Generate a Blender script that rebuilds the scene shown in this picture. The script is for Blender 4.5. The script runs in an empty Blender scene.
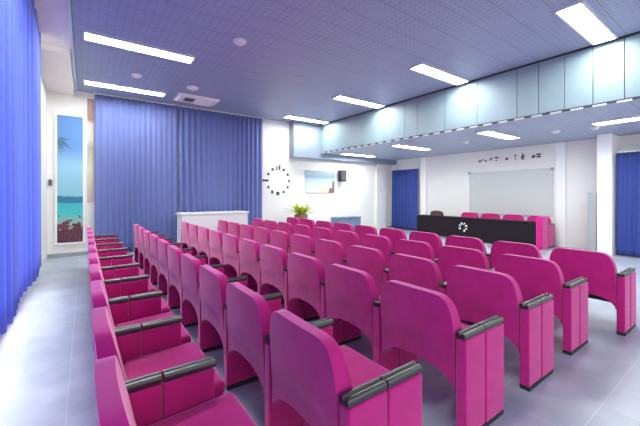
import bpy, bmesh, math, random
from mathutils import Vector, Matrix
random.seed(7)
S = bpy.context.scene
COL = S.collection
PI = math.pi

# ------------------------------------------------------------------ camera, world, exposure
F_PX = 325.0
YAW = math.atan2(235.0, F_PX)
cd = bpy.data.cameras.new('camera')
cam = bpy.data.objects.new('camera', cd)
COL.objects.link(cam)
cd.sensor_fit = 'HORIZONTAL'
cd.sensor_width = 36.0
cd.lens = F_PX * 36.0 / 640.0
cd.shift_y = -19.0 / 640.0
cd.clip_start = 0.05
cam.location = (0, 0, 1.46)
cam.rotation_euler = (PI / 2, 0, -YAW)
S.camera = cam

w = bpy.data.worlds.new('world')
S.world = w
w.use_nodes = True
w.node_tree.nodes['Background'].inputs['Color'].default_value = (0.96, 0.97, 1.0, 1)
w.node_tree.nodes['Background'].inputs['Strength'].default_value = 1.1

S.view_settings.view_transform = 'Standard'
S.view_settings.look = 'None'
S.view_settings.gamma = 1.0
S.view_settings.use_curve_mapping = False
S.view_settings.exposure = 0.82
LAMP = 32.0          # diffuser emission strength

# daylight arriving at the windows behind the long left curtain
ld = bpy.data.lights.new('daylight', 'AREA')
ld.shape = 'RECTANGLE'
ld.size = 8.6
ld.size_y = 3.5
ld.energy = 260
ld.color = (0.93, 0.96, 1.0)
lo = bpy.data.objects.new('daylight', ld)
COL.objects.link(lo)
lo.location = (-1.25, 1.9, 1.85)
lo.rotation_euler = (PI / 2, 0, -PI / 2)

# ------------------------------------------------------------------ materials
def mat(name, col, rough=0.6, metal=0.0, sheen=0.0, sheen_tint=(1, 1, 1), emit=None, estr=0.0, spec=0.5,
        noise=None, bump=None, trans=0.0):
    m = bpy.data.materials.new(name)
    m.use_nodes = True
    nt = m.node_tree
    b = nt.nodes['Principled BSDF']
    b.inputs['Base Color'].default_value = (*col, 1)
    b.inputs['Roughness'].default_value = rough
    b.inputs['Metallic'].default_value = metal
    b.inputs['Specular IOR Level'].default_value = spec
    if sheen:
        b.inputs['Sheen Weight'].default_value = sheen
        b.inputs['Sheen Roughness'].default_value = 0.42
        b.inputs['Sheen Tint'].default_value = (*sheen_tint, 1)
    if emit:
        b.inputs['Emission Color'].default_value = (*emit, 1)
        b.inputs['Emission Strength'].default_value = estr
    tc = nt.nodes.new('ShaderNodeTexCoord')
    if noise:
        sc, amt = noise
        n = nt.nodes.new('ShaderNodeTexNoise')
        n.inputs['Scale'].default_value = sc
        n.inputs['Detail'].default_value = 4
        nt.links.new(tc.outputs['Object'], n.inputs['Vector'])
        r = nt.nodes.new('ShaderNodeValToRGB')
        r.color_ramp.elements[0].position = 0.3
        r.color_ramp.elements[1].position = 0.7
        r.color_ramp.elements[0].color = (*[c * (1 - amt) for c in col], 1)
        r.color_ramp.elements[1].color = (*[min(1, c * (1 + amt)) for c in col], 1)
        nt.links.new(n.outputs['Fac'], r.inputs['Fac'])
        nt.links.new(r.outputs['Color'], b.inputs['Base Color'])
    if bump:
        sc, st = bump
        n = nt.nodes.new('ShaderNodeTexNoise')
        n.inputs['Scale'].default_value = sc
        nt.links.new(tc.outputs['Object'], n.inputs['Vector'])
        bp = nt.nodes.new('ShaderNodeBump')
        bp.inputs['Strength'].default_value = st
        bp.inputs['Distance'].default_value = 0.01
        nt.links.new(n.outputs['Fac'], bp.inputs['Height'])
        nt.links.new(bp.outputs['Normal'], b.inputs['Normal'])
    if trans:
        t = nt.nodes.new('ShaderNodeBsdfTranslucent')
        t.inputs['Color'].default_value = (*col, 1)
        mx = nt.nodes.new('ShaderNodeMixShader')
        mx.inputs['Fac'].default_value = trans
        out = nt.nodes['Material Output']
        nt.links.new(b.outputs['BSDF'], mx.inputs[1])
        nt.links.new(t.outputs['BSDF'], mx.inputs[2])
        nt.links.new(mx.outputs['Shader'], out.inputs['Surface'])
    return m

M = {}
M['pink'] = mat('magenta_velour', (0.50, 0.016, 0.185), 0.9, sheen=1.0, sheen_tint=(1.0, 0.50, 0.72), spec=0.15,
                noise=(9, 0.10), bump=(260, 0.15))
M['black'] = mat('black_plastic', (0.014, 0.014, 0.012), 0.33, spec=1.0)
M['foot'] = mat('black_rubber', (0.02, 0.012, 0.02), 0.6)
M['steel'] = mat('dark_steel', (0.05, 0.045, 0.06), 0.45, metal=0.6)
M['wall'] = mat('white_paint', (0.80, 0.785, 0.75), 0.7, noise=(1.5, 0.015))
M['wall_cream'] = mat('cream_paint', (0.85, 0.81, 0.73), 0.7, noise=(1.5, 0.02))
M['white'] = mat('white_laminate', (0.86, 0.88, 0.84), 0.4)
M['trimw'] = mat('white_gloss_paint', (0.86, 0.86, 0.84), 0.45)
M['grey'] = mat('grey_metal', (0.33, 0.35, 0.36), 0.5)
M['board'] = mat('whiteboard_face', (0.56, 0.58, 0.56), 0.4)
M['boardframe'] = mat('aluminium_frame', (0.62, 0.64, 0.66), 0.4, metal=0.3)
M['blue_l'] = mat('blue_curtain_sheer', (0.19, 0.26, 0.74), 0.8, sheen=0.4, sheen_tint=(0.7, 0.8, 1), trans=0.36)
M['blue_b'] = mat('blue_curtain_cloth', (0.125, 0.16, 0.38), 0.85, sheen=0.3, sheen_tint=(0.7, 0.75, 1))
M['blue_d'] = mat('navy_curtain_cloth', (0.03, 0.055, 0.26), 0.85, sheen=0.2, sheen_tint=(0.6, 0.7, 1))
M['soffit'] = mat('pale_teal_panel', (0.22, 0.30, 0.34), 0.5, metal=0.0, noise=(0.8, 0.05))
M['beam'] = mat('grey_teal_paint', (0.26, 0.31, 0.40), 0.6)
M['seam'] = mat('dark_seam', (0.03, 0.04, 0.06), 0.6)
M['darkfront'] = mat('black_lacquer', (0.012, 0.007, 0.011), 0.6, spec=0.2)
M['brown'] = mat('brown_leather', (0.09, 0.03, 0.035), 0.5)
M['maroon'] = mat('maroon_letters', (0.10, 0.02, 0.04), 0.5)
M['lamp'] = mat('lamp_diffuser', (0.9, 0.95, 0.9), 0.5, emit=(0.96, 1.0, 0.95), estr=LAMP)
M['lampframe'] = mat('lamp_frame', (0.60, 0.62, 0.68), 0.4, metal=0.3)
M['plastic'] = mat('white_plastic', (0.80, 0.76, 0.78), 0.5)
M['slot'] = mat('vent_slot', (0.10, 0.08, 0.11), 0.7)
M['leaf'] = mat('yellow_green_leaf', (0.42, 0.52, 0.03), 0.5, noise=(30, 0.3))
M['pot'] = mat('terracotta_pot', (0.38, 0.13, 0.13), 0.7)
M['soil'] = mat('soil', (0.05, 0.03, 0.02), 0.9)
M['bluegrey'] = mat('blue_grey_laminate', (0.14, 0.19, 0.30), 0.5)
M['spk'] = mat('black_speaker', (0.03, 0.035, 0.045), 0.5)
M['gold'] = mat('white_emblem', (0.9, 0.88, 0.85), 0.5)


def ceiling_mat(name, base, px, py):
    """perforated metal planks running along X with dark joints"""
    m = bpy.data.materials.new(name)
    m.use_nodes = True
    nt = m.node_tree
    b = nt.nodes['Principled BSDF']
    b.inputs['Roughness'].default_value = 0.5
    tc = nt.nodes.new('ShaderNodeTexCoord')
    sp = nt.nodes.new('ShaderNodeSeparateXYZ')
    nt.links.new(tc.outputs['Object'], sp.inputs[0])

    def mth(op, a, bb=None, clamp=False):
        n = nt.nodes.new('ShaderNodeMath')
        n.operation = op
        for i, v in enumerate((a, bb)):
            if v is None:
                continue
            if isinstance(v, (int, float)):
                n.inputs[i].default_value = v
            else:
                nt.links.new(v, n.inputs[i])
        n.use_clamp = clamp
        return n.outputs[0]

    def frac(v, p, off=0.0):
        return mth('FRACT', mth('ADD', mth('DIVIDE', v, p), off))
    fy = frac(sp.outputs[1], py, 0.5 - 2.48 / py % 1.0 + 0.0)
    joint = mth('LESS_THAN', mth('ABSOLUTE', mth('SUBTRACT', fy, 0.5)), 0.012 / py * 0.5)
    dx = mth('SUBTRACT', frac(sp.outputs[0], px), 0.5)
    dy = mth('SUBTRACT', frac(sp.outputs[1], px * 0.8), 0.5)
    d = mth('ADD', mth('MULTIPLY', dx, dx), mth('MULTIPLY', dy, dy))
    dot = mth('LESS_THAN', d, 0.035)
    # perforation fields are patchy: alternate planks
    n = nt.nodes.new('ShaderNodeTexNoise')
    n.inputs['Scale'].default_value = 0.9
    nt.links.new(tc.outputs['Object'], n.inputs['Vector'])
    field = mth('GREATER_THAN', n.outputs['Fac'], 0.40)
    dot = mth('MULTIPLY', dot, field)
    k = mth('MAXIMUM', mth('MULTIPLY', dot, 0.26), mth('MULTIPLY', joint, 0.45))
    mx = nt.nodes.new('ShaderNodeMix')
    mx.data_type = 'RGBA'
    mx.inputs[6].default_value = (*base, 1)
    mx.inputs[7].default_value = (0.03, 0.03, 0.07, 1)
    nt.links.new(k, mx.inputs[0])
    nt.links.new(mx.outputs[2], b.inputs['Base Color'])
    return m


M['ceil'] = ceiling_mat('perforated_ceiling', (0.30, 0.34, 0.49), 0.10, 0.40)
M['ceil2'] = ceiling_mat('low_ceiling_tiles', (0.36, 0.42, 0.54), 0.12, 0.60)


def floor_mat():
    m = bpy.data.materials.new('grey_blue_floor_tiles')
    m.use_nodes = True
    nt = m.node_tree
    b = nt.nodes['Principled BSDF']
    b.inputs['Roughness'].default_value = 0.30
    b.inputs['Specular IOR Level'].default_value = 0.6
    tc = nt.nodes.new('ShaderNodeTexCoord')
    mp = nt.nodes.new('ShaderNodeMapping')
    mp.inputs['Location'].default_value = (0.1, -0.18, 0)
    br = nt.nodes.new('ShaderNodeTexBrick')
    br.offset = 0.0
    br.inputs['Scale'].default_value = 1.0
    br.inputs['Brick Width'].default_value = 0.5
    br.inputs['Row Height'].default_value = 0.5
    br.inputs['Mortar Size'].default_value = 0.004
    br.inputs['Mortar Smooth'].default_value = 0.3
    br.inputs['Color1'].default_value = (0.34, 0.38, 0.46, 1)
    br.inputs['Color2'].default_value = (0.39, 0.42, 0.50, 1)
    br.inputs['Mortar'].default_value = (0.46, 0.50, 0.57, 1)
    nt.links.new(tc.outputs['Object'], mp.inputs[0])
    nt.links.new(mp.outputs[0], br.inputs['Vector'])
    n = nt.nodes.new('ShaderNodeTexNoise')
    n.inputs['Scale'].default_value = 3.0
    n.inputs['Detail'].default_value = 8
    nt.links.new(tc.outputs['Object'], n.inputs['Vector'])
    mx = nt.nodes.new('ShaderNodeMix')
    mx.data_type = 'RGBA'
    mx.blend_type = 'OVERLAY'
    mx.inputs[0].default_value = 0.35
    nt.links.new(br.outputs['Color'], mx.inputs[6])
    nt.links.new(n.outputs['Fac'], mx.inputs[7])
    nt.links.new(mx.outputs[2], b.inputs['Base Color'])
    return m


M['floor'] = floor_mat()

# ------------------------------------------------------------------ mesh helpers
def bm_box(bm, x0, x1, y0, y1, z0, z1):
    vs = [bm.verts.new(p) for p in ((x0, y0, z0), (x1, y0, z0), (x1, y1, z0), (x0, y1, z0),
                                    (x0, y0, z1), (x1, y0, z1), (x1, y1, z1), (x0, y1, z1))]
    for f in ((0, 3, 2, 1), (4, 5, 6, 7), (0, 1, 5, 4), (1, 2, 6, 5), (2, 3, 7, 6), (3, 0, 4, 7)):
        bm.faces.new([vs[i] for i in f])
    return vs


def bm_prism(bm, pts, axis, a, b, shear=None):
    """extrude a closed 2-D outline along axis from a to b"""
    def mk(p, t):
        if axis == 'x':
            return (t, p[0], p[1])
        if axis == 'y':
            return (p[0], t, p[1])
        return (p[0], p[1], t)
    A = [bm.verts.new(mk(p, a)) for p in pts]
    B = [bm.verts.new(mk(p, b)) for p in pts]
    n = len(pts)
    bm.faces.new(A[::-1])
    bm.faces.new(B)
    for i in range(n):
        bm.faces.new([A[i], A[(i + 1) % n], B[(i + 1) % n], B[i]])
    bmesh.ops.recalc_face_normals(bm, faces=bm.faces)
    return A + B


def bm_cyl(bm, c, r, h, axis='z', n=20, r2=None):
    r2 = r if r2 is None else r2
    A, B = [], []
    for i in range(n):
        t = 2 * PI * i / n
        u, v = math.cos(t), math.sin(t)
        if axis == 'z':
            A.append(bm.verts.new((c[0] + r * u, c[1] + r * v, c[2])))
            B.append(bm.verts.new((c[0] + r2 * u, c[1] + r2 * v, c[2] + h)))
        elif axis == 'x':
            A.append(bm.verts.new((c[0], c[1] + r * u, c[2] + r * v)))
            B.append(bm.verts.new((c[0] + h, c[1] + r2 * u, c[2] + r2 * v)))
        else:
            A.append(bm.verts.new((c[0] + r * u, c[1], c[2] + r * v)))
            B.append(bm.verts.new((c[0] + r2 * u, c[1] + h, c[2] + r2 * v)))
    bm.faces.new(A[::-1])
    bm.faces.new(B)
    for i in range(n):
        bm.faces.new([A[i], A[(i + 1) % n], B[(i + 1) % n], B[i]])
    bmesh.ops.recalc_face_normals(bm, faces=bm.faces)


def obj(name, bm, m, parent=None, bevel=0.0, seg=2, smooth=False, loc=None):
    me = bpy.data.meshes.new(name)
    bmesh.ops.recalc_face_normals(bm, faces=bm.faces)
    bm.to_mesh(me)
    bm.free()
    me.materials.append(m)
    o = bpy.data.objects.new(name, me)
    COL.objects.link(o)
    if parent:
        o.parent = parent
    if loc:
        o.location = loc
    if bevel:
        md = o.modifiers.new('bevel', 'BEVEL')
        md.width = bevel
        md.segments = seg
        md.limit_method = 'ANGLE'
        md.angle_limit = math.radians(40)
        smooth = True
    if smooth:
        for p in me.polygons:
            p.use_smooth = True
        if bevel:
            wn = o.modifiers.new('wn', 'WEIGHTED_NORMAL')
            wn.keep_sharp = False
    return o


def box(name, x0, x1, y0, y1, z0, z1, m, parent=None, bevel=0.0, **k):
    bm = bmesh.new()
    bm_box(bm, x0, x1, y0, y1, z0, z1)
    return obj(name, bm, m, parent, bevel, **k)


def struct(o):
    o['kind'] = 'structure'
    return o


def tag(o, label, cat, group=None):
    o['label'] = label
    o['category'] = cat
    if group:
        o['group'] = group
    return o


def thing(name, loc, label, cat, group=None, rz=0.0):
    o = bpy.data.objects.new(name, None)
    COL.objects.link(o)
    o.location = loc
    o.rotation_euler = (0, 0, rz)
    o.empty_display_size = 0.1
    return tag(o, label, cat, group)


def copy_tree(o, parent=None):
    c = o.copy()
    COL.objects.link(c)
    if parent:
        c.parent = parent
    for ch in list(o.children):
        copy_tree(ch, c)
    return c


# ------------------------------------------------------------------ room shell
H, HL = 3.90, 2.90
XL, XS, XF = -0.70, 6.75, 10.75
YN, YB = -2.6, 9.60
struct(box('floor', XL - 0.2, XF + 0.2, YN, YB + 0.2, -0.12, 0.0, M['floor']))
struct(box('ceiling', -0.16, XS + 0.3, YN, YB + 0.2, H, H + 0.15, M['ceil']))
struct(box('ceiling', XL - 0.2, -0.16, YN, YB + 0.2, H - 0.015, H + 0.15, M['wall']))
struct(box('ceiling', XS + 0.02, XF + 0.2, YN, YB - 0.301, HL, HL + 0.12, M['ceil2']))
struct(box('wall_back', XL - 0.2, XF + 0.2, YB, YB + 0.2, 0.0, H + 0.15, M['wall']))
struct(box('wall_front', XF, XF + 0.2, YN, YB, 0.0, HL, M['wall']))
# left wall: window wall behind the long curtain
bm = bmesh.new()
bm_box(bm, XL - 0.2, XL, YN, YB, 0.0, 0.08)
bm_box(bm, XL - 0.2, XL, YN, YB, 3.55, H - 0.015)
bm_box(bm, XL - 0.2, XL, 6.3, YB, 0.08, 3.55)
for y in (-2.6, 1.7, 4.0):
    bm_box(bm, XL - 0.2, XL, y, y + 0.16, 0.08, 3.55)
struct(obj('wall_left', bm, M['wall']))
bm = bmesh.new()
for y0, y1 in ((-2.43, 1.69), (1.87, 3.99), (4.17, 6.29)):
    for (a, b, c, d) in ((y0, y1, 0.085, 0.13), (y0, y1, 3.48, 3.54), (y0, y0 + 0.05, 0.13, 3.48), (y1 - 0.05, y1, 0.13, 3.48),
                         ((y0 + y1) / 2 - 0.03, (y0 + y1) / 2 + 0.03, 0.13, 3.48)):
        bm_box(bm, XL - 0.14, XL - 0.08, a, b, c, d)
struct(obj('window_1', bm, M['trimw']))
# ceiling edge trim between white strip and blue planks, plus shallow beam over the curtain's end
struct(box('trim_1', -0.19, -0.15, YN, YB, H - 0.035, H - 0.0151, M['lampframe']))
struct(box('trim_2', XL, -0.20, 6.86, YB - 0.001, H - 0.10, H - 0.0151, M['wall_cream']))
# soffit: step between the high and the low ceiling
seams = [9.298, 8.75, 7.9, 7.1, 6.33, 5.57, 5.18, 4.40, 3.64, 2.856, 2.484, 2.085, 1.698, 1.309, 0.92, 0.53, 0.14, -0.6, -1.4, YN]
struct(box('wall_soffit', XS + 0.015, XS + 0.07, YN, YB - 0.301, HL - 0.0, H - 0.001, M['seam']))
bm = bmesh.new()
for i in range(len(seams) - 1):
    g = 0.010 if i % 3 else 0.016
    if i < 4:
        g = 0.003
    bm_box(bm, XS, XS + 0.0145, seams[i + 1] + g / 2, seams[i] - g / 2, HL + 0.035, H - 0.02)
struct(obj('wall_soffit_panels', bm, M['soffit']))
bm = bmesh.new()
bm_box(bm, XS - 0.012, XS + 0.05, YN, YB - 0.302, HL - 0.014, HL + 0.012)
struct(obj('trim_3', bm, M['boardframe']))
bm = bmesh.new()
y = YN + 0.1
while y < YB - 0.5:
    bm_box(bm, XS - 0.022, XS - 0.0125, y, y + 0.12, HL - 0.018, HL + 0.012)
    y += 0.30
struct(obj('trim_4', bm, M['seam']))
struct(box('trim_10', 5.65, XF - 0.001, YB - 0.30, YB - 0.001, 2.71, H - 0.001, M['beam']))
# thin joint line of the corner under the high ceiling
struct(box('trim_5', XS - 0.02, XS - 0.0005, YN, YB - 0.302, H - 0.03, H - 0.001, M['steel']))
# pillar and pilasters
struct(box('trim_6', 10.08, XF - 0.001, 2.18, 2.46, 0.0, HL - 0.001, M['trimw'], bevel=0.008))
struct(box('trim_7', 9.75, 10.30, YB - 0.12, YB - 0.001, 0.0, 2.709, M['wall'], bevel=0.006))
struct(box('trim_8', XF - 0.07, XF - 0.001, 7.78, 8.05, 0.0, HL - 0.001, M['trimw'], bevel=0.006))
struct(box('trim_9', XF - 0.05, XF - 0.001, 3.28, 3.52, 0.0, HL - 0.001, M['trimw'], bevel=0.006))
struct(box('baseboard_back', XL + 0.001, XF - 0.001, YB - 0.014, YB - 0.001, 0.0, 0.09, M['grey']))
struct(box('baseboard_front', XF - 0.016, XF - 0.002, YN, 2.17, 0.0, 0.09, M['grey']))


# ------------------------------------------------------------------ curtains
def curtain_mesh(length, height, pitch, amp, seed, gather=0.0):
    """folds along local x, hanging in local z, depth in local y"""
    rnd = random.Random(seed)
    ph = [rnd.uniform(0, 6.28) for _ in range(4)]
    bm = bmesh.new()
    n = int(length / pitch * 12)
    rows = [0, 0.06, 0.25, 0.5, 0.75, 0.95, 1.0]
    grid = []
    for r in rows:
        line = []
        for i in range(n + 1):
            s = length * i / n
            k = 2 * PI / pitch
            v = math.sin(k * s + 1.1 * math.sin(s * 2.1 + ph[0]) + ph[1])
            v = math.copysign(abs(v) ** 0.75, v)
            a = amp * (0.65 + 0.35 * math.sin(s * 3.7 + ph[2]))
            a *= (1.0 - 0.35 * r)
            sway = 0.012 * math.sin(s * 5 + ph[3]) * (1 - r)
            line.append(bm.verts.new((s + sway, a * v, height * r)))
        grid.append(line)
    for j in range(len(rows) - 1):
        for i in range(n):
            bm.faces.new([grid[j][i], grid[j][i + 1], grid[j + 1][i + 1], grid[j + 1][i]])
    return bm


def curtain(name, loc, rz, length, height, pitch, amp, seed, m, label, rail=True):
    t = thing(name, loc, label, 'curtain', rz=rz)
    o = obj('drape', curtain_mesh(length, height, pitch, amp, seed), m, t, smooth=True)
    md = o.modifiers.new('thick', 'SOLIDIFY')
    md.thickness = 0.006
    if rail:
        bm = bmesh.new()
        bm_box(bm, -0.02, length + 0.02, -0.02, 0.02, height + 0.005, height + 0.030)
        obj('curtain_rail', bm, M['trimw'], t)
    return t


curtain('curtain', (-0.545, -1.2, 0.39), PI / 2, 7.55, 3.455, 0.24, 0.062, 3, M['blue_l'],
        'bright blue floor-length window curtain glowing with daylight along the left wall')
curtain('curtain', (0.19, 9.44, 0.03), 0, 1.86, 3.82, 0.13, 0.035, 5, M['blue_b'],
        'left half of the wide dusty blue curtain hanging on the back wall')
curtain('curtain', (2.09, 9.44, 0.03), 0, 2.49, 3.82, 0.15, 0.040, 9, M['blue_b'],
        'right half of the wide dusty blue curtain on the back wall, behind the white counter')
curtain('curtain', (10.60, 8.10, 0.04), PI / 2, 1.30, 2.42, 0.17, 0.05, 12, M['blue_d'],
        'dark blue doorway curtain in the far corner left of the whiteboard')
ct = curtain('curtain', (10.22, 0.35, 0.03), PI / 2, 1.78, 2.40, 0.16, 0.05, 14, M['blue_d'],
             'dark blue curtain at the right edge beside the white pillar')
for i in range(12):
    bm = bmesh.new()
    bm_cyl(bm, (0.05 + i * 0.15, 0.055, 2.37), 0.028, 0.06, 'y', 12)
    obj('curtain_ring', bm, M['steel'], ct)

# ------------------------------------------------------------------ ceiling lights
def light(loc, lx, ly, label, group, high=True):
    t = thing('ceiling_light', loc, label, 'ceiling light', group)
    bm = bmesh.new()
    f = 0.025
    for a in ((-f, lx + f, -ly / 2 - f, -ly / 2), (-f, lx + f, ly / 2, ly / 2 + f), (-f, 0, -ly / 2, ly / 2), (lx, lx + f, -ly / 2, ly / 2)):
        bm_box(bm, *a, -0.042, -0.001)
    obj('light_frame', bm, M['lampframe'], t)
    box('diffuser', 0.001, lx - 0.001, -ly / 2 + 0.001, ly / 2 - 0.001, -0.014, -0.003, M['lamp'], t)
    return t


GH = 'long panel lights in the high blue ceiling'
for y, n in ((6.10, 'long bright panel light in the high ceiling, nearer of the two at the left'),
             (8.63, 'long bright panel light in the high ceiling just before the blue back curtain'),
             (3.55, 'long panel light in the high ceiling above the rear seat row, nearest the camera')):
    light((0.0, y, H), 1.56, 0.26, n, GH)
for y, n in ((1.52, 'largest bright panel light, by the step in the ceiling at the upper right'),
             (3.90, 'panel light beside the ceiling step, second from the right'),
             (6.30, 'panel light beside the ceiling step, third from the right'),
             (8.80, 'panel light beside the ceiling step, farthest, near the back wall')):
    light((5.06, y, H), 1.56, 0.26, n, GH)
GL = 'panel lights in the low ceiling'
t = light((8.35, 0.45, HL), 1.62, 0.30, 'bright panel light in the low ceiling above the pillar at the right', GL)
t.rotation_euler = (0, 0, PI / 2)
for y, n in ((3.80, 'bright panel light in the low ceiling in front of the whiteboard'),
             (6.35, 'panel light in the low ceiling before the corner doorway curtain'),
             (8.75, 'faint panel light in the low ceiling nearest the back wall')):
    light((7.30, y, HL), 1.50, 0.26, n, GL)


def detector(x, y, z, r, label):
    t = thing('smoke_detector', (x, y, z), label, 'smoke detector', 'round detectors on the ceilings')
    bm = bmesh.new()
    bm_cyl(bm, (0, 0, -0.018), r, 0.017, 'z', 24)
    obj('base_plate', bm, M['plastic'], t)
    bm = bmesh.new()
    bm_cyl(bm, (0, 0, -0.05), r * 0.62, 0.031, 'z', 24, r * 0.85)
    obj('sensor_head', bm, M['plastic'], t, bevel=0.006)


detector(2.0, 4.95, H, 0.11, 'white round ceiling detector, nearest, alone in the high blue ceiling')
detector(0.86, 7.6, H, 0.10, 'small round ceiling detector between the two left panel lights')
detector(2.0, 7.75, H, 0.13, 'round ceiling detector just in front of the air vent')
detector(8.72, 2.86, HL, 0.09, 'round detector on the low ceiling between whiteboard and pillar')
detector(8.9, 2.2, HL, 0.08, 'round detector on the low ceiling nearest the pillar')
detector(8.5, 4.9, HL, 0.08, 'round detector on the low ceiling above the dark desk')

t = thing('air_vent', (2.32, 8.62, H), 'pale square ceiling air vent in front of the blue back curtain', 'air vent')
box('vent_panel', -0.50, 0.50, -0.32, 0.32, -0.05, -0.001, M['plastic'], t, bevel=0.012)
bm = bmesh.new()
bm_box(bm, -0.30, -0.06, -0.16, 0.16, -0.056, -0.0505)
obj('vent_grille', bm, M['slot'], t)
for a in ((0.0, 0.40, -0.27, -0.23), (0.0, 0.40, 0.23, 0.27), (-0.45, -0.40, -0.26, 0.26), (0.42, 0.47, -0.26, 0.26)):
    box('vent_flap', *a, -0.075, -0.0505, M['plastic'], t)

# ------------------------------------------------------------------ auditorium chairs
PW = 0.69          # seat pitch along a row


def back_mesh():
    """reclined shell: crowned top, wing-like shoulders, arched lower edge, thinner towards the top"""
    W2, yc = 0.298, PW / 2 - 0.006
    nc, nr = 22, 12
    us = [-math.cos(PI * i / nc) for i in range(nc + 1)]
    bm = bmesh.new()
    R, Fr = [], []
    for u in us:
        q = min(1.0, abs(u))
        top = 0.60 + 0.236 * (1 - q ** 8) ** (1 / 2.0)
        bot = 0.25 + 0.125 * math.sqrt(max(0, 1 - q ** 2.6))
        cr, cf = [], []
        for j in range(nr + 1):
            z = bot + (top - bot) * j / nr
            k = max(0.0, z - 0.42)
            xr = 0.006 - 0.065 * k - 0.012 * (1 - u * u) * (1 if z > 0.5 else 0)
            th = 0.124 - 0.15 * k
            y = yc + W2 * u
            cr.append(bm.verts.new((xr, y, z)))
            cf.append(bm.verts.new((xr + th, y, z)))
        R.append(cr)
        Fr.append(cf)
    for i in range(nc):
        for j in range(nr):
            bm.faces.new([R[i][j], R[i][j + 1], R[i + 1][j + 1], R[i + 1][j]])
            bm.faces.new([Fr[i][j], Fr[i + 1][j], Fr[i + 1][j + 1], Fr[i][j + 1]])
        bm.faces.new([R[i][0], R[i + 1][0], Fr[i + 1][0], Fr[i][0]])
        bm.faces.new([R[i][nr], Fr[i][nr], Fr[i + 1][nr], R[i + 1][nr]])
    for j in range(nr):
        bm.faces.new([R[0][j], Fr[0][j], Fr[0][j + 1], R[0][j + 1]])
        bm.faces.new([R[nc][j], R[nc][j + 1], Fr[nc][j + 1], Fr[nc][j]])
    return bm


def side_panel(parent, y):
    h = 0.038
    bm = bmesh.new()
    bm_box(bm, 0.0, 0.222, y - h + 0.004, y + h - 0.004, 0.032, 0.600)
    bm_box(bm, 0.226, 0.460, y - h, y + h, 0.032, 0.600)
    p = obj('side_panel', bm, M['pink'], parent, bevel=0.010, seg=2)
    for (a, b) in ((-0.004, 0.224), (0.230, 0.470)):
        bm = bmesh.new()
        w_ = 0.031
        # cross-section with a slot along the top
        pts = [(y - w_, 0.604), (y + w_, 0.604), (y + w_, 0.630), (y + w_ - 0.008, 0.637), (y + 0.007, 0.638), (y + 0.005, 0.624),
               (y - 0.005, 0.624), (y - 0.007, 0.638), (y - w_ + 0.008, 0.637), (y - w_, 0.630)]
        bm_prism(bm, pts, 'x', a, b)
        obj('armrest', bm, M['black'], p, bevel=0.004, seg=1)
    bm = bmesh.new()
    bm_box(bm, 0.004, 0.456, y - 0.034, y + 0.034, 0.0, 0.031)
    obj('foot', bm, M['foot'], p)
    return p


def make_chair(last=False):
    t = thing('auditorium_chair', (0, 0, 0), 'x', 'chair')
    obj('backrest', back_mesh(), M['pink'], t, bevel=0.029, seg=4)
    bm = bmesh.new()
    bm_prism(bm, [(0.125, 0.325), (0.50, 0.345), (0.555, 0.415), (0.545, 0.475), (0.125, 0.455)], 'y', 0.046, PW - 0.046)
    obj('seat', bm, M['pink'], t, bevel=0.028, seg=3)
    bm = bmesh.new()
    bm_box(bm, 0.20, 0.26, 0.042, PW - 0.042, 0.270, 0.310)
    bm_box(bm, 0.17, 0.42, 0.10, 0.14, 0.310, 0.326)
    bm_box(bm, 0.17, 0.42, 0.54, 0.58, 0.310, 0.326)
    obj('seat_frame', bm, M['steel'], t)
    side_panel(t, 0.0)
    if last:
        side_panel(t, PW)
    return t


proto = make_chair()
proto_last = make_chair(True)
ORD = ['first', 'second', 'third', 'fourth', 'fifth', 'sixth', 'seventh', 'eighth', 'ninth', 'last']
ROWN = ['rearmost row beside the left aisle', 'second row from the left aisle', 'third row from the left aisle',
        'fourth row from the left aisle', 'fifth row from the left aisle', 'sixth row, nearest the dark desk']
ROWX = [0.06, 0.85, 1.80, 2.65, 3.55, 4.48]
ROWY = [0.95, 1.01, 1.07, 1.07, 1.08, 0.90]
used = {False: False, True: False}
for r, X in enumerate(ROWX):
    for i in range(10):
        lastq = (i == 9)
        src = proto_last if lastq else proto
        if not used[lastq]:
            c = src
            used[lastq] = True
        else:
            c = copy_tree(src)
        c.location = (X, ROWY[r] + PW * i, 0)
        pos = {0: 'magenta armchair at the near open end of the ', 9: 'magenta armchair at the far end of the '}.get(
            i, 'magenta armchair, %s from the near end of the ' % ORD[i])
        c['label'] = pos + ROWN[r]
        c['category'] = 'chair'
        c['group'] = 'magenta armchairs in the ' + ROWN[r]

# ------------------------------------------------------------------ speakers' desk and the chairs behind it
t = thing('conference_desk', (9.62, 3.44, 0), 'long black-fronted desk with pink end panel and white emblem before the whiteboard', 'desk')
box('front_panel', 0.0, 0.04, 0.16, 3.90, 0.06, 0.68, M['darkfront'], t, bevel=0.006)
box('desk_top', -0.02, 0.36, 0.16, 3.94, 0.682, 0.715, M['darkfront'], t, bevel=0.008)
box('end_panel', -0.04, 0.36, 0.0, 0.155, 0.0, 0.86, M['pink'], t, bevel=0.03, seg=3)
box('end_panel', 0.0, 0.36, 3.902, 3.95, 0.0, 0.68, M['darkfront'], t, bevel=0.006)
bm = bmesh.new()
cy, cz = 2.20, 0.42
for k in range(8):
    a = 2 * PI * k / 8 + 0.3
    if k == 6:
        continue
    r0, r1 = 0.08, 0.145
    wv = 0.030 if k % 2 else 0.020
    tx, tz = -math.sin(a), math.cos(a)
    p = []
    for rr, ww, sk in ((r0, wv * 0.6, 0.0), (r1, wv, 0.5)):
        for sgn in (-1, 1):
            p.append((cy + rr * math.cos(a + 0.25 * sk) + sgn * ww * tx, cz + rr * math.sin(a + 0.25 * sk) + sgn * ww * tz))
    bm_prism(bm, [p[0], p[1], p[3], p[2]], 'x', -0.006, -0.0005)
obj('emblem', bm, M['gold'], t)

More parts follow.
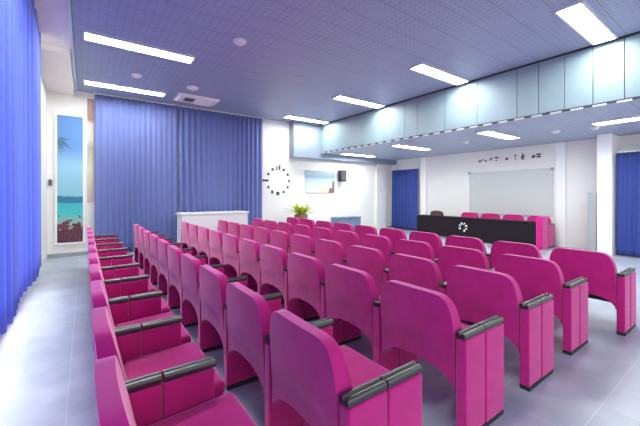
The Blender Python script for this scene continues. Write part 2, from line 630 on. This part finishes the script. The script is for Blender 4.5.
for k, lab in ((0, 'magenta armchair behind the dark desk, nearest its pink end panel'),
               (1, 'magenta armchair behind the dark desk, second from its pink end'),
               (2, 'magenta armchair behind the dark desk, third from its pink end'),
               (3, 'magenta armchair behind the dark desk, above the white emblem')):
    c = copy_tree(proto_last if k == 0 else proto)
    c.location = (10.56, 3.52 + PW * (k + 1), 0)
    c.rotation_euler = (0, 0, PI)
    tag(c, lab, 'chair', "magenta armchairs behind the speakers' desk")
t = thing('office_chair', (10.1, 7.0, 0), 'dark brown chair back showing above the left end of the desk', 'chair')
bm = bmesh.new()
bm_prism(bm, [(-0.26, 0.45), (0.26, 0.45), (0.27, 0.70), (0.22, 0.83), (0.10, 0.86), (-0.10, 0.86), (-0.22, 0.83), (-0.27, 0.70)], 'x', 0.10, 0.17)
obj('backrest', bm, M['brown'], t, bevel=0.02, seg=3)
box('seat', -0.36, 0.10, -0.25, 0.25, 0.40, 0.48, M['brown'], t, bevel=0.025)
bm = bmesh.new()
bm_cyl(bm, (-0.12, 0, 0.06), 0.03, 0.34)
obj('pole', bm, M['steel'], t)
for k in range(5):
    a = 2 * PI * k / 5
    bm = bmesh.new()
    bm_cyl(bm, (-0.12 + 0.13 * math.cos(a), 0.13 * math.sin(a), 0.0), 0.03, 0.06, 'z', 10)
    bm_prism(bm, [(-0.12 - 0.02 * math.sin(a), 0.02 * math.cos(a)), (-0.12 + 0.02 * math.sin(a), -0.02 * math.cos(a)),
                  (-0.12 + 0.24 * math.cos(a) + 0.02 * math.sin(a), 0.24 * math.sin(a) - 0.02 * math.cos(a)),
                  (-0.12 + 0.24 * math.cos(a) - 0.02 * math.sin(a), 0.24 * math.sin(a) + 0.02 * math.cos(a))], 'z', 0.05, 0.08)
    obj('leg', bm, M['steel'], t)

# ------------------------------------------------------------------ whiteboard, lettering, wall fittings
t = thing('whiteboard', (XF, 4.82, 0.845), 'large whiteboard with thin aluminium frame on the right-hand wall', 'whiteboard')
box('board', -0.030, -0.002, -1.19, 1.19, 0.0, 1.32, M['board'], t)
bm = bmesh.new()
for a in ((-1.23, 1.23, -0.035, -0.001), (-1.23, 1.23, 1.321, 1.355), (-1.23, -1.191, -0.001, 1.321), (1.191, 1.23, -0.001, 1.321)):
    bm_box(bm, -0.042, -0.002, *a)
obj('board_frame', bm, M['boardframe'], t, bevel=0.004)
for sy in (-1.22, 1.22):
    box('corner_cap', -0.055, -0.0425, sy - 0.05, sy + 0.05, 1.285, 1.365, M['grey'], t)

t = thing('wall_lettering', (XF, 4.78, 2.525), 'small dark maroon lettering fixed on the wall above the whiteboard', 'lettering')


def pxY(u):     # wall position from the measured letter positions
    return 5.631 - (u - 478) / 67.0 * 1.926 * (1.0 + 0.18 * (1 - (u - 478) / 67.0)) - 4.67


glyphs = [(478, 480.5, 0, .06), (480.5, 483, .05, .08), (484.5, 486, 0, .06), (489, 490.3, .03, .09), (490.5, 492, .07, .12), (494.5, 498, .08, .13),
          (495, 496.5, 0, .04), (505, 507.5, .0, .07), (506.5, 508, .04, .08), (514, 516, .09, .14), (514.5, 516, .0, .04),
          (520.5, 522, .04, .08), (522, 523.5, .02, .16), (523.5, 525.3, .07, .10), (521.5, 524, -.02, .03),
          (532, 535, .0, .07), (535, 537, .03, .06), (537, 541.6, .07, .12), (537.5, 541.6, .0, .05), (533.5, 535, .07, .10)]
for (u0, u1, z0, z1) in glyphs:
    ya, yb = pxY(u0), pxY(u1)
    box('letter', -0.012, -0.001, yb, ya, z0, z1, M['maroon'], t)

# clock: ring of dark hour marks stuck on the back wall
t = thing('wall_clock', (5.22, YB, 1.90), 'large frameless wall clock of dark hour marks right of the blue back curtain', 'clock')
for k in range(12):
    a = PI / 2 - k * PI / 6
    R_ = 0.42
    hh, ww = ((0.10, 0.05) if k % 3 else (0.15, 0.06))
    bm = bmesh.new()
    cx, cz = R_ * math.cos(a), R_ * math.sin(a) * 1.02
    if k == 0:
        bm_box(bm, cx - 0.07, cx - 0.035, -0.012, -0.001, cz - 0.08, cz + 0.06)
        bm_box(bm, cx + 0.02, cx + 0.075, -0.012, -0.001, cz - 0.06, cz + 0.09)
    elif k == 9:
        bm_box(bm, cx - 0.16, cx + 0.06, -0.012, -0.001, cz - 0.035, cz + 0.035)
    elif k == 7:
        bm_box(bm, cx - 0.05, cx + 0.02, -0.012, -0.001, cz - 0.06, cz + 0.05)
    elif k == 6:
        bm_box(bm, cx - 0.07, cx + 0.04, -0.012, -0.001, cz - 0.05, cz + 0.06)
    else:
        s_ = 0.036
        bm_box(bm, cx - s_, cx + s_, -0.012, -0.001, cz - s_ * 1.1, cz + s_ * 1.1)
    obj('hour_mark', bm, M['spk'], t)


# pictures and posters -------------------------------------------------------
def ramp_mat(name, stops, axis=2, height=1.0, noise_amt=0.0, nscale=6.0, speck=None):
    m = bpy.data.materials.new(name)
    m.use_nodes = True
    nt = m.node_tree
    b = nt.nodes['Principled BSDF']
    b.inputs['Roughness'].default_value = 0.45
    tc = nt.nodes.new('ShaderNodeTexCoord')
    sp = nt.nodes.new('ShaderNodeSeparateXYZ')
    nt.links.new(tc.outputs['Object'], sp.inputs[0])
    n = nt.nodes.new('ShaderNodeTexNoise')
    n.inputs['Scale'].default_value = nscale
    n.inputs['Detail'].default_value = 6
    nt.links.new(tc.outputs['Object'], n.inputs['Vector'])
    d = nt.nodes.new('ShaderNodeMath')
    d.operation = 'DIVIDE'
    nt.links.new(sp.outputs[axis], d.inputs[0])
    d.inputs[1].default_value = height
    ma = nt.nodes.new('ShaderNodeMath')
    ma.operation = 'MULTIPLY_ADD'
    nt.links.new(n.outputs['Fac'], ma.inputs[0])
    ma.inputs[1].default_value = noise_amt
    nt.links.new(d.outputs[0], ma.inputs[2])
    r = nt.nodes.new('ShaderNodeValToRGB')
    el = r.color_ramp.elements
    while len(el) < len(stops):
        el.new(0.5)
    for e, (p, c) in zip(el, stops):
        e.position = p
        e.color = (*c, 1)
    nt.links.new(ma.outputs[0], r.inputs['Fac'])
    last = r.outputs['Color']
    if speck:
        z0, z1, col = speck
        # dark leafy shrubs in the lower part
        n2 = nt.nodes.new('ShaderNodeTexNoise')
        n2.inputs['Scale'].default_value = 14
        n2.inputs['Detail'].default_value = 5
        nt.links.new(tc.outputs['Object'], n2.inputs['Vector'])
        a1 = nt.nodes.new('ShaderNodeMapRange')
        a1.inputs['From Min'].default_value = z0
        a1.inputs['From Max'].default_value = z1
        a1.inputs['To Min'].default_value = 0.35
        a1.inputs['To Max'].default_value = -0.35
        nt.links.new(d.outputs[0], a1.inputs['Value'])
        ad = nt.nodes.new('ShaderNodeMath')
        ad.operation = 'ADD'
        nt.links.new(n2.outputs['Fac'], ad.inputs[0])
        nt.links.new(a1.outputs['Result'], ad.inputs[1])
        gt = nt.nodes.new('ShaderNodeMath')
        gt.operation = 'GREATER_THAN'
        nt.links.new(ad.outputs[0], gt.inputs[0])
        gt.inputs[1].default_value = 0.5
        r2 = nt.nodes.new('ShaderNodeValToRGB')
        r2.color_ramp.elements[0].color = (0.02, 0.012, 0.02, 1)
        r2.color_ramp.elements[1].color = (*col, 1)
        r2.color_ramp.elements[0].position = 0.4
        r2.color_ramp.elements[1].position = 0.65
        n3 = nt.nodes.new('ShaderNodeTexNoise')
        n3.inputs['Scale'].default_value = 40
        nt.links.new(tc.outputs['Object'], n3.inputs['Vector'])
        nt.links.new(n3.outputs['Fac'], r2.inputs['Fac'])
        mx = nt.nodes.new('ShaderNodeMix')
        mx.data_type = 'RGBA'
        nt.links.new(gt.outputs[0], mx.inputs[0])
        nt.links.new(last, mx.inputs[6])
        nt.links.new(r2.outputs['Color'], mx.inputs[7])
        last = mx.outputs[2]
    nt.links.new(last, b.inputs['Base Color'])
    return m


M['beach'] = ramp_mat('beach_print', [
    (0.0, (0.35, 0.20, 0.16)), (0.18, (0.25, 0.42, 0.38)), (0.24, (0.05, 0.50, 0.50)), (0.325, (0.04, 0.42, 0.47)), (0.33, (0.02, 0.17, 0.28)),
    (0.375, (0.02, 0.18, 0.30)), (0.385, (0.22, 0.50, 0.58)), (0.62, (0.28, 0.52, 0.70)), (0.76, (0.12, 0.28, 0.58)), (1.0, (0.10, 0.24, 0.52))],
    height=2.95, noise_amt=0.03, speck=(0.0, 0.30, (0.22, 0.05, 0.08)))
t = thing('beach_poster', (-0.52, YB, 0.33), 'tall narrow poster of a turquoise sea and sky on the back wall', 'poster')
box('print', 0.0, 0.48, -0.02, -0.001, 0.0, 2.95, M['beach'], t)
bm = bmesh.new()
for a in ((-0.04, 0.0, -0.04, 2.99), (0.48, 0.52, -0.04, 2.99), (0.0, 0.48, -0.04, 0.0), (0.0, 0.48, 2.95, 2.99)):
    bm_box(bm, a[0], a[1], -0.03, -0.001, a[2], a[3])
obj('poster_frame', bm, M['trimw'], t)
M['frond'] = mat('printed_frond', (0.04, 0.09, 0.10), 0.6)
for k in range(9):     # palm fronds printed at the left of the sky
    a = 1.1 - k * 0.30
    ln = 0.20 + 0.05 * (k % 3)
    ca, sa = max(0.12, math.cos(a)), math.sin(a)
    bm = bmesh.new()
    bm_prism(bm, [(0.003, 2.32), (ln * 0.5 * ca - 0.01 * sa, 2.335 + ln * 0.5 * sa), (ln * ca, 2.28 + ln * sa), (ln * 0.5 * ca, 2.31 + ln * 0.5 * sa)],
             'y', -0.0215, -0.0205)
    obj('palm_frond', bm, M['frond'], t)

M['banner'] = ramp_mat('narrow_print', [
    (0.0, (0.55, 0.40, 0.36)), (0.35, (0.70, 0.68, 0.55)), (0.55, (0.45, 0.40, 0.30)), (0.62, (0.72, 0.65, 0.60)), (0.78, (0.70, 0.60, 0.56)), (0.82, (0.30, 0.16, 0.13)), (1.0, (0.34, 0.20, 0.17))],
    height=2.5, noise_amt=0.04, nscale=9)
tag(box('wall_banner', 0.0, 0.13, -0.02, -0.001, 0.0, 2.5, M['banner'], loc=(0.045, YB, 1.25)),
    'narrow brown and cream strip hanging between beach poster and blue back curtain', 'banner')
tag(box('light_switch', -0.03, 0.03, -0.03, -0.001, -0.07, 0.07, M['slot'], loc=(-0.64, YB, 1.72), bevel=0.005),
    'small dark switch on the back wall left of the beach poster', 'switch')
t = thing('light_switch', (10.0, YB - 0.12, 1.62), 'small pale switch plate on the corner pilaster', 'switch')
box('plate', -0.08, 0.08, -0.02, -0.001, -0.05, 0.05, M['boardframe'], t, bevel=0.004)
box('rocker', -0.05, 0.05, -0.026, -0.0205, -0.03, 0.03, M['plastic'], t)

M['photo'] = ramp_mat('pale_landscape_print', [
    (0.0, (0.60, 0.60, 0.58)), (0.35, (0.52, 0.58, 0.62)), (0.72, (0.36, 0.48, 0.58)), (0.80, (0.22, 0.33, 0.45)), (1.0, (0.34, 0.45, 0.50))],
    height=0.76, noise_amt=0.10, nscale=5)
t = thing('wall_picture', (6.28, YB, 1.50), 'pale blue and cream landscape picture on the back wall left of the speaker', 'picture')
box('print', 0.0, 1.33, -0.025, -0.001, 0.0, 0.80, M['photo'], t)
M['cliff'] = mat('brown_print', (0.22, 0.13, 0.09), 0.5, noise=(12, 0.5))
M['sand'] = mat('sand_print', (0.72, 0.52, 0.38), 0.5, noise=(8, 0.2))
bm = bmesh.new()
bm_prism(bm, [(1.02, 0.0), (1.30, 0.0), (1.30, 0.40), (1.22, 0.47), (1.18, 0.16), (1.08, 0.20)], 'y', -0.0275, -0.0255)
obj('printed_cliff', bm, M['cliff'], t)
bm = bmesh.new()
bm_prism(bm, [(0.62, 0.0), (1.02, 0.0), (1.06, 0.20), (0.95, 0.30), (0.75, 0.22)], 'y', -0.0275, -0.0255)
obj('printed_sand', bm, M['sand'], t)

t = thing('wall_speaker', (7.87, YB, 1.93), 'small black loudspeaker on a bracket beside the landscape picture', 'speaker')
box('cabinet', -0.15, 0.13, -0.26, -0.06, 0.0, 0.42, M['spk'], t, bevel=0.015)
box('bracket', -0.04, 0.22, -0.055, -0.001, 0.05, 0.36, M['boardframe'], t, bevel=0.004)
bm = bmesh.new()
bm_cyl(bm, (-0.01, -0.270, 0.15), 0.09, 0.008, 'y', 24)
bm_cyl(bm, (-0.01, -0.270, 0.32), 0.04, 0.008, 'y', 20)
obj('driver_cone', bm, M['slot'], t)

# ------------------------------------------------------------------ furniture by the back wall
t = thing('counter', (1.97, 8.60, 0), 'white counter with pale top before the blue back curtain', 'counter')
box('front_panel', 0.03, 1.72, 0.03, 0.07, 0.04, 0.925, M['white'], t, bevel=0.004)
box('side_panel', 0.0, 0.029, 0.03, 0.58, 0.0, 0.925, M['white'], t)
box('side_panel', 1.721, 1.75, 0.03, 0.58, 0.0, 0.925, M['white'], t)
box('counter_top', -0.03, 1.78, 0.0, 0.62, 0.927, 0.967, M['white'], t, bevel=0.006)

t = thing('potted_plant', (5.62, 8.8, 0), 'yellow-green leafy plant in a reddish pot below the wall clock', 'plant')
bm = bmesh.new()
bm_cyl(bm, (-0.0, 0, 0.0), 0.15, 0.80, 'z', 24, 0.22)
obj('pot', bm, M['pot'], t, bevel=0.012)
bm = bmesh.new()
bm_cyl(bm, (0, 0, 0.8005), 0.185, 0.012, 'z', 20)
obj('soil', bm, M['soil'], t)
bm = bmesh.new()
rnd = random.Random(4)
for k in range(80):
    az = rnd.uniform(0, 2 * PI)
    el = rnd.uniform(0.25, 1.3)
    L = rnd.uniform(0.28, 0.50)
    wd = rnd.uniform(0.025, 0.042)
    base = Vector((0.05 * math.cos(az), 0.05 * math.sin(az), 0.81))
    prev = None
    for s in range(6):
        u = s / 5
        hor = L * u * math.cos(el) * (1 + 0.3 * u)
        ver = L * u * math.sin(el) - 0.25 * L * u * u * math.cos(el)
        c = base + Vector((hor * math.cos(az), hor * math.sin(az), ver))
        ww = wd * math.sin(PI * min(0.97, 0.15 + 0.82 * u))
        side = Vector((-math.sin(az), math.cos(az), 0)) * ww
        a_, b_ = bm.verts.new(c - side), bm.verts.new(c + side)
        if prev:
            bm.faces.new([prev[0], prev[1], b_, a_])
        prev = (a_, b_)
o = obj('foliage', bm, M['leaf'], t, smooth=True)
md = o.modifiers.new('thick', 'SOLIDIFY')
md.thickness = 0.003

t = thing('low_cabinet', (7.35, 9.05, 0), 'low blue-grey cabinet against the back wall below the picture', 'cabinet')
box('body', 0.0, 1.1, 0.0, 0.42, 0.04, 0.58, M['bluegrey'], t, bevel=0.006)
box('cabinet_top', -0.02, 1.12, -0.02, 0.43, 0.582, 0.61, M['bluegrey'], t, bevel=0.006)
for k in range(2):
    d = box('door', 0.02 + k * 0.54, 0.54 + k * 0.54, -0.016, -0.001, 0.06, 0.56, M['bluegrey'], t, bevel=0.003)
    bm = bmesh.new()
    bm_cyl(bm, (0.48 + k * 0.14, -0.04, 0.33), 0.012, 0.023, 'y', 10)
    obj('knob', bm, M['boardframe'], d)
box('plinth', 0.03, 1.07, 0.02, 0.40, 0.0, 0.039, M['slot'], t)

t = thing('metal_cabinet', (10.12, 2.48, 0), 'narrow grey metal cabinet half hidden behind the white pillar', 'cabinet')
box('body', 0.0, 0.34, 0.0, 0.16, 0.0, 1.48, M['grey'], t, bevel=0.006)
box('door', -0.014, -0.001, 0.005, 0.155, 0.03, 1.45, M['grey'], t, bevel=0.003)
